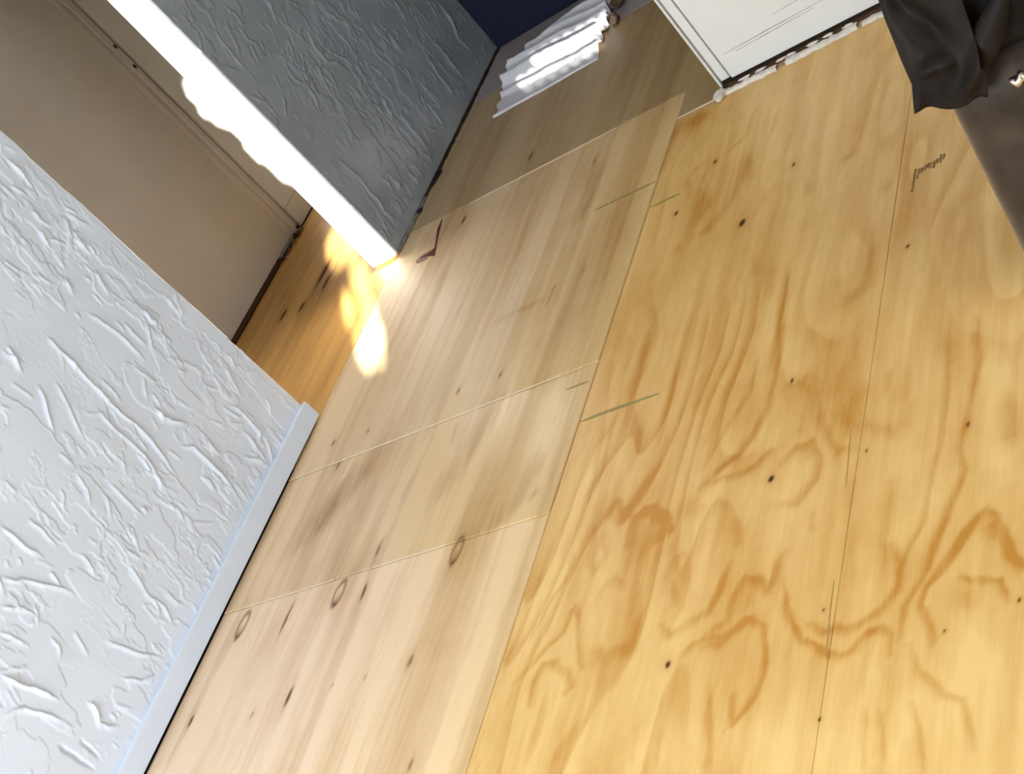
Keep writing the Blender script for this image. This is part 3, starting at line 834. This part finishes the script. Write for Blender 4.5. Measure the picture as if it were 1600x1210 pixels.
ce = box('ceiling', -1.05, RIGHT_X + .12, BACK_Y - .12, 4.82, CEIL, CEIL + .08, M['ceiling']); tag(ce, 'plain white ceiling', 'ceiling', 'structure')
def window(name, axis, pos, a0, a1, z0, z1, cover, label):
    e = empty(name, ((a0, pos, z0) if axis == 'x' else (pos, a0, z0)), label, 'window', 'structure')
    def b(nm, u0, u1, d0, d1, q0, q1, mat):
        return box(nm, u0, u1, pos + d0, pos + d1, q0, q1, mat, 0, 1, e) if axis == 'x' else box(nm, pos + d0, pos + d1, u0, u1, q0, q1, mat, 0, 1, e)
    w = .045
    b('frame_side', a0, a0 + w, -.09, -.03, z0, z1, M['jamb_white']); b('frame_side', a1 - w, a1, -.09, -.03, z0, z1, M['jamb_white'])
    b('frame_rail', a0 + w, a1 - w, -.09, -.03, z0, z0 + w, M['jamb_white']); b('frame_rail', a0 + w, a1 - w, -.09, -.03, z1 - w, z1, M['jamb_white'])
    if cover: b('sun_block_panel', a0 + w, a1 - w, -.055, -.05, z0 + w, z1 - w, M['shade'])  # opaque panel added out of view to keep direct sun out
    return e
window('window_1', 'x', BACK_Y, .45, 2.15, .6, 2.1, True, 'bright window with an added opaque white panel blocking the sun')
w3 = window('window_2', 'x', BACK_Y, 2.35, 4.85, .80, 2.36, False, 'unseen window covered with an added brown mask shaping the sun')
window('window_3', 'y', RIGHT_X + .12, .1, 1.7, .65, 2.15, True, 'side window with an added opaque white panel blocking the sun')
# invented unseen mask over window_2, openings cut to throw the sun spots
cs = .014
def sun_lands(x, z):
    """does a ray leaving the added mask at (x, z) pass through an opening"""
    yp = BACK_Y - .06
    hor = math.cos(SUN_EL)
    def at(t): return (x + SUN_DIR.x * t, yp + SUN_DIR.y * t, z + SUN_DIR.z * t)
    tj = (DOOR1 - yp) / SUN_DIR.y
    X, Y, Z = at(tj)
    if 0.0 < Z < 1.6 and -.108 < X < -.004: return True                       # tall opening: jamb
    tc = (x + .911) / -SUN_DIR.x
    X, Y, Z = at(tc)
    if ((Y - 4.245) / .075) ** 2 + ((Z - .60) / .13) ** 2 < 1 or ((Y - 4.27) / .06) ** 2 + ((Z - .33) / .22) ** 2 < 1: return True
    if z < 1e-6: return False
    tf = z / -SUN_DIR.z
    X, Y, Z = at(tf)
    for cx, cy, la, lb in SPOTS:
        dx, dy = X - cx, Y - cy
        al = dx * SUN_AZ.x + dy * SUN_AZ.y; ac = -dx * SUN_AZ.y + dy * SUN_AZ.x
        if (al / la) ** 2 + (ac / lb) ** 2 < 1: return True
    if .25 < X < .66 and 4.20 < Y < 4.48: return int(round(x / cs)) % 4 == 0 and int(round(z / cs)) % 3 == 0                          # crumpled sheet
    return False
SPOTS = [(.085, 2.945, .17, .060), (-.02, 3.14, .15, .034), (-.15, 3.20, .15, .024), (-.195, 3.40, .13, .040), (-.46, 3.72, .20, .075)]
cs = .014
xs = np.arange(2.395, 4.805, cs); zs = np.arange(.845, 2.315, cs)
vs_, fs_ = [], []
for x in xs:
    for z in zs:
        if sun_lands(x + cs / 2, z + cs / 2): continue
        n = len(vs_)
        vs_ += [(x, BACK_Y - .06, z), (x + cs, BACK_Y - .06, z), (x + cs, BACK_Y - .06, z + cs), (x, BACK_Y - .06, z + cs)]
        fs_.append((n, n + 1, n + 2, n + 3))
me = bpy.data.meshes.new('sun_mask'); me.from_pydata(vs_, [], fs_); me.update()
keep(link('sun_mask', me, M['mask_brown']), w3)

# ------------------------------------------------------------------ white cabinet
cb = empty('white_cabinet', (1.367, 3.434, 0), 'white painted cabinet with scuffed front at the corner of plywood floor', 'cabinet')
CY = 3.434
box('cabinet_body', 1.368, 2.25, CY + .018, CY + .60, 0.005, 0.90, M['cabinet'], .002, 1, cb)
box('corner_bead', 1.364, 1.3715, CY - .004, CY + .020, 0.006, 0.90, M['cabinet'], .002, 1, cb)
box('stile', 1.3775, 1.4060, CY - .002, CY + .017, 0.022, 0.90, M['cabinet'], .002, 1, cb)
dp = box('front_panel', 1.4095, 2.25, CY, CY + .017, 0.016, 0.90, M['cabinet'], .0025, 2, cb)
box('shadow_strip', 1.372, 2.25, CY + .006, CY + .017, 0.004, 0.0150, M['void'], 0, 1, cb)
def wall_strip(name, pts, w, mat, parent):
    bm = bmesh.new()
    L = []
    for i, (x, z) in enumerate(pts):
        ww = w * (.3 + .7 * math.sin(math.pi * (i + .5) / len(pts)))
        L.append([bm.verts.new((x, yy, z + s * ww)) for yy, s in ((CY + .001, -1), (CY - .0005, -1), (CY - .0005, 1), (CY + .001, 1))])
    for a, b in zip(L, L[1:]):
        for k in range(4): bm.faces.new((a[k], a[(k + 1) % 4], b[(k + 1) % 4], b[k]))
    bm.faces.new(L[0]); bm.faces.new(L[-1][::-1])
    o = link(name, mesh_of(name, bm), mat); keep(o, parent)
    return o
wall_strip('scuff_line', [(1.432, .094), (1.50, .0955), (1.58, .098), (1.66, .099), (1.76, .101)], .0014, M['scuff'], cb)
wall_strip('scuff_line', [(1.47, .086), (1.56, .088), (1.63, .090), (1.73, .092)], .0011, M['scuff'], cb)
wall_strip('scuff_line', [(1.62, .132), (1.68, .134), (1.75, .136)], .0008, M['scuff'], cb)
box('grime_strip', 1.372, 2.25, CY - .024, CY + .004, .002, .0046, M['grime'], 0, 1, cb)
# ragged caulk left on the floor before it
rnd = random.Random(21)
bm = bmesh.new()
prev = None
for i in range(60):
    x = 1.366 + .015 * i
    yc = CY - .040 + rnd.uniform(-.003, .003); w = rnd.uniform(.011, .017); h = rnd.uniform(.003, .007)
    ring = [bm.verts.new((x, yc - w, .0005)), bm.verts.new((x, yc - w * .6, h + .004)), bm.verts.new((x, yc + w * .6, h + .0036)), bm.verts.new((x, yc + w, .0030))]
    if prev and i not in (14, 15, 31):
        for k in range(4): bm.faces.new((prev[k], prev[(k + 1) % 4], ring[(k + 1) % 4], ring[k]))
    prev = ring
keep(link('caulk_bead', mesh_of('caulk_bead', bm), M['caulk']), cb)
keep(lump('caulk_bead', (1.372, CY - .046, .010), .020, M['caulk'], 33, (1.0, 1.5, .5), 2), cb)
for i in range(7):
    x = 1.45 + .055 * i + rnd.uniform(-.015, .015)
    keep(lump('caulk_bead', (x, CY - .020, .0085), .007, M['caulk'], 40 + i, (2.6, .9, .5), 2), cb)

# ------------------------------------------------------------------ crumpled white plastic sheet in the hall
pl = empty('plastic_sheet', (.45, 4.3, 0), 'crumpled white plastic sheet lying in pleats before the navy door', 'plastic sheet')
nu, nv = 90, 110
U, Vv = np.meshgrid(np.linspace(0, 1, nu), np.linspace(0, 1, nv), indexing='ij')
left = .214 - .02 * np.sin(Vv * 3) + .095 * sstep(.55, 1.0, Vv) + .006 * (fbm(Vv * 14, U * 0, 5, 2) - .5) + .012 * np.sign(np.sin(Vv * 30)) * .5
right = .705 - .006 * np.sin(Vv * 9) - .012 * sstep(.2, .4, Vv)
Xs = left * (1 - U) + right * U
Ys = 4.090 + .445 * Vv - .10 * sstep(.6, 1, Vv) * (1 - U) * 0 - .05 * Vv * U
ph = Vv * 5.2 + .22 * (fbm(U * 2.2, Vv * 2, 7, 2) - .5) + .30 * U
saw = np.abs((ph % 1.0) - .42)
Zs = .006 + sstep(.16, .40, Vv + .08 * (U - .5)) * (.050 * (1 - sstep(0, .36, saw)) * (.7 + .6 * fbm(U * 2, ph // 1 * 3.3, 19, 2))) + .006 * fbm(U * 14, Vv * 18, 12, 3) * sstep(.05, .2, Vv)
Zs += .010 * sstep(.55, .95, U) * np.exp(-((Vv - .17) / .06) ** 2)
me = grid_mesh('pleated_sheet', np.stack([Xs, Ys, Zs], -1))
o = link('pleated_sheet', me, M['plastic']); keep(o, pl)
md = o.modifiers.new('thickness', 'SOLIDIFY'); md.thickness = .0015
bm = bmesh.new()
prev = None
for i in range(40):
    u = i / 39; x = .208 + .50 * u; y = 4.084 + .002 * math.sin(u * 9); r = .0055 * (1.35 - .6 * u)
    ring = [bm.verts.new((x, y + r * math.cos(a), .0055 + r * math.sin(a))) for a in [k * math.pi / 4 for k in range(8)]]
    if prev:
        for k in range(8): bm.faces.new((prev[k], prev[(k + 1) % 8], ring[(k + 1) % 8], ring[k]))
    else: bm.faces.new(ring)
    prev = ring
bm.faces.new(prev[::-1])
keep(link('rolled_hem', mesh_of('rolled_hem', bm), M['plastic'], smooth=True), pl)
for i, (x, y, r, sq) in enumerate(((.715, 4.425, .030, (1, .8, .7)), (.735, 4.295, .026, (.7, 1.2, .8)))):
    c = lump('paper_scrap', (x, y, .022), r, M['scrap'], 120 + i, sq, 2)
    tag(c, ('brown paper scrap touching the far corner of plastic sheet', 'brown paper scrap by the side of plastic sheet')[i], 'scrap')

# black scraps at the foot of the grey wall
bm = box_bm(.006, .022, 3.79, 3.875,   .0038, .012, .003, 1)
for v in bm.verts: v.co.x += (v.co.y - 3.83) * .18
o = link('black_chip', mesh_of('black_chip', bm), M['black']); tag(o, 'long thin black chip on floor at foot of grey wall', 'chip')
o = lump('black_crumb', (.014, 3.645, .0098), .012, M['black'], 7, (.8, 1.4, .6)); tag(o, 'small round black crumb on floor near the white jamb', 'crumb')
# dark strip put in for the gap's shade, then rough filler, along the wall foot
rnd = random.Random(3)
bm = bmesh.new(); prev = None
for i in range(50):
    y = 3.70 + i * .0203; w = rnd.uniform(.006, .013) * min(1, .3 + i / 14); h = rnd.uniform(.010, .016)
    ring = [bm.verts.new((-.004, y, .002)), bm.verts.new((-.004, y, h)), bm.verts.new((w * .6, y, h * .8)), bm.verts.new((w, y, .003))]
    if prev:
        for k in range(4): bm.faces.new((prev[k], prev[(k + 1) % 4], ring[(k + 1) % 4], ring[k]))
    prev = ring
keep(link('dark_gap_shade', mesh_of('dark_gap_shade', bm), M['void']), wf)
for i in range(7):
    y = 3.44 + i * .045 + rnd.uniform(-.01, .01)
    keep(lump('plaster_filler', (.004, y, .009), rnd.uniform(.008, .012), M['filler'], 200 + i, (.8, 2.6, .5), 2), wf)

# ------------------------------------------------------------------ dark leather armchair
ch = empty('armchair', (2.8, 2.4, 0), 'dark brown leather armchair with creased hanging cover beside golden plywood', 'armchair')
def prism(name, prof, y0, y1, mat, bev, seg=3):
    """prof: (x,z) outline extruded along y with rounded edges"""
    bm = bmesh.new()
    a = [bm.verts.new((x, y0, z)) for x, z in prof]; b = [bm.verts.new((x, y1, z)) for x, z in prof]
    n = len(prof)
    bm.faces.new(a); bm.faces.new(b[::-1])
    for i in range(n): bm.faces.new((a[i], a[(i + 1) % n], b[(i + 1) % n], b[i]))
    bmesh.ops.recalc_face_normals(bm, faces=bm.faces[:])
    bmesh.ops.bevel(bm, geom=bm.edges[:], offset=bev, segments=seg, affect='EDGES', profile=.5)
    return link(name, mesh_of(name, bm), mat, smooth=True)
keep(prism('arm_panel', [(2.347, .004), (2.405, .49), (2.60, .49), (2.60, .004)], 2.055, 2.90, M['leather_panel'], .075, 7), ch)
keep(prism('arm_panel', [(3.20, .004), (3.20, .49), (3.40, .49), (3.46, .004)], 2.055, 2.90, M['leather_panel'], .075, 7), ch)
keep(prism('armrest', [(2.40, .48), (2.43, .70), (2.60, .70), (2.60, .48)], 2.075, 2.90, M['leather_black'], .03, 4), ch)
keep(prism('armrest', [(3.20, .48), (3.20, .70), (3.38, .70), (3.41, .48)], 2.075, 2.90, M['leather_black'], .03, 4), ch)
keep(prism('seat_base', [(2.601, .03), (2.601, .28), (3.199, .28), (3.199, .03)], 2.16, 2.88, M['leather_black'], .02, 3), ch)
keep(prism('seat_cushion', [(2.602, .281), (2.602, .43), (3.198, .43), (3.198, .281)], 2.14, 2.72, M['leather_black'], .05, 4), ch)
keep(prism('backrest', [(2.602, .30), (2.65, .98), (3.15, .98), (3.198, .30)], 2.721, 2.95, M['leather_black'], .06, 4), ch)
# hanging cover over the arm front: hem near z .47, left edge leaning inwards
nu, nv = 70, 60
U, Vv = np.meshgrid(np.linspace(0, 1, nu), np.linspace(0, 1, nv), indexing='ij')
lft = np.interp(Vv, [0, .2, .45, 1], [2.372, 2.392, 2.397, 2.412])
hem = .476 - .030 * U + .006 * np.sin(U * 9)
Zc = hem * (1 - Vv) + (.705 - .0 * U) * Vv
Xc = lft + (.115 + .02 * Vv) * U
fold = .018 * np.exp(-((Zc - .525 - .02 * np.sin(U * 4)) / .010) ** 2) * sstep(.12, .3, U) * (1 - sstep(.5, .7, U))
fold += .035 * np.exp(-(((Xc - 2.47) - (Zc - .48) * 1.0) / .018) ** 2) * sstep(.45, .52, Zc)
fold += .022 * (fbm(U * 3, Vv * 2.5, 90, 2) - .5)
fold -= .035 * np.exp(-(((Xc - 2.455) - (.60 - Zc) * .3) / .03) ** 2) * sstep(.52, .6, Zc)
Yc = 2.045 - fold - .012 * (1 - Vv) + .035 * np.exp(-(U / .05)) * Vv
me = grid_mesh('hanging_cover', np.stack([Xc, Yc, Zc], -1))
o = link('hanging_cover', me, M['leather']); keep(o, ch)
md = o.modifiers.new('thickness', 'SOLIDIFY'); md.thickness = .004; md.offset = 0
bm = bmesh.new()
prev = None
for i in range(24):
    u = i / 23; c = Vector((2.462 + .16 * u, 2.058 - .014 * math.sin(u * 3.1), .478 + .16 * u ** 1.15)); r = .010 + .016 * math.sin(math.pi * min(1, u * 1.1 + .05)) 
    ring = [bm.verts.new((c.x - r * .8 * math.cos(a), c.y + r * .9 * math.sin(a), c.z + r * .6 * math.cos(a))) for a in [k * math.pi / 5 for k in range(10)]]
    if prev:
        for k in range(10): bm.faces.new((prev[k], prev[(k + 1) % 10], ring[(k + 1) % 10], ring[k]))
    prev = ring
keep(link('cover_fold', mesh_of('cover_fold', bm), M['leather'], smooth=True), ch)
bm = bmesh.new()
bmesh.ops.create_uvsphere(bm, u_segments=14, v_segments=8, radius=1)
for v in bm.verts: v.co = Vector((2.548 + v.co.x * .016, 2.020 + v.co.y * .012, .462 + v.co.z * .010 + .004 * math.sin(v.co.x * 5)))
keep(link('buckle', mesh_of('buckle', bm), M['metal'], smooth=True), ch)
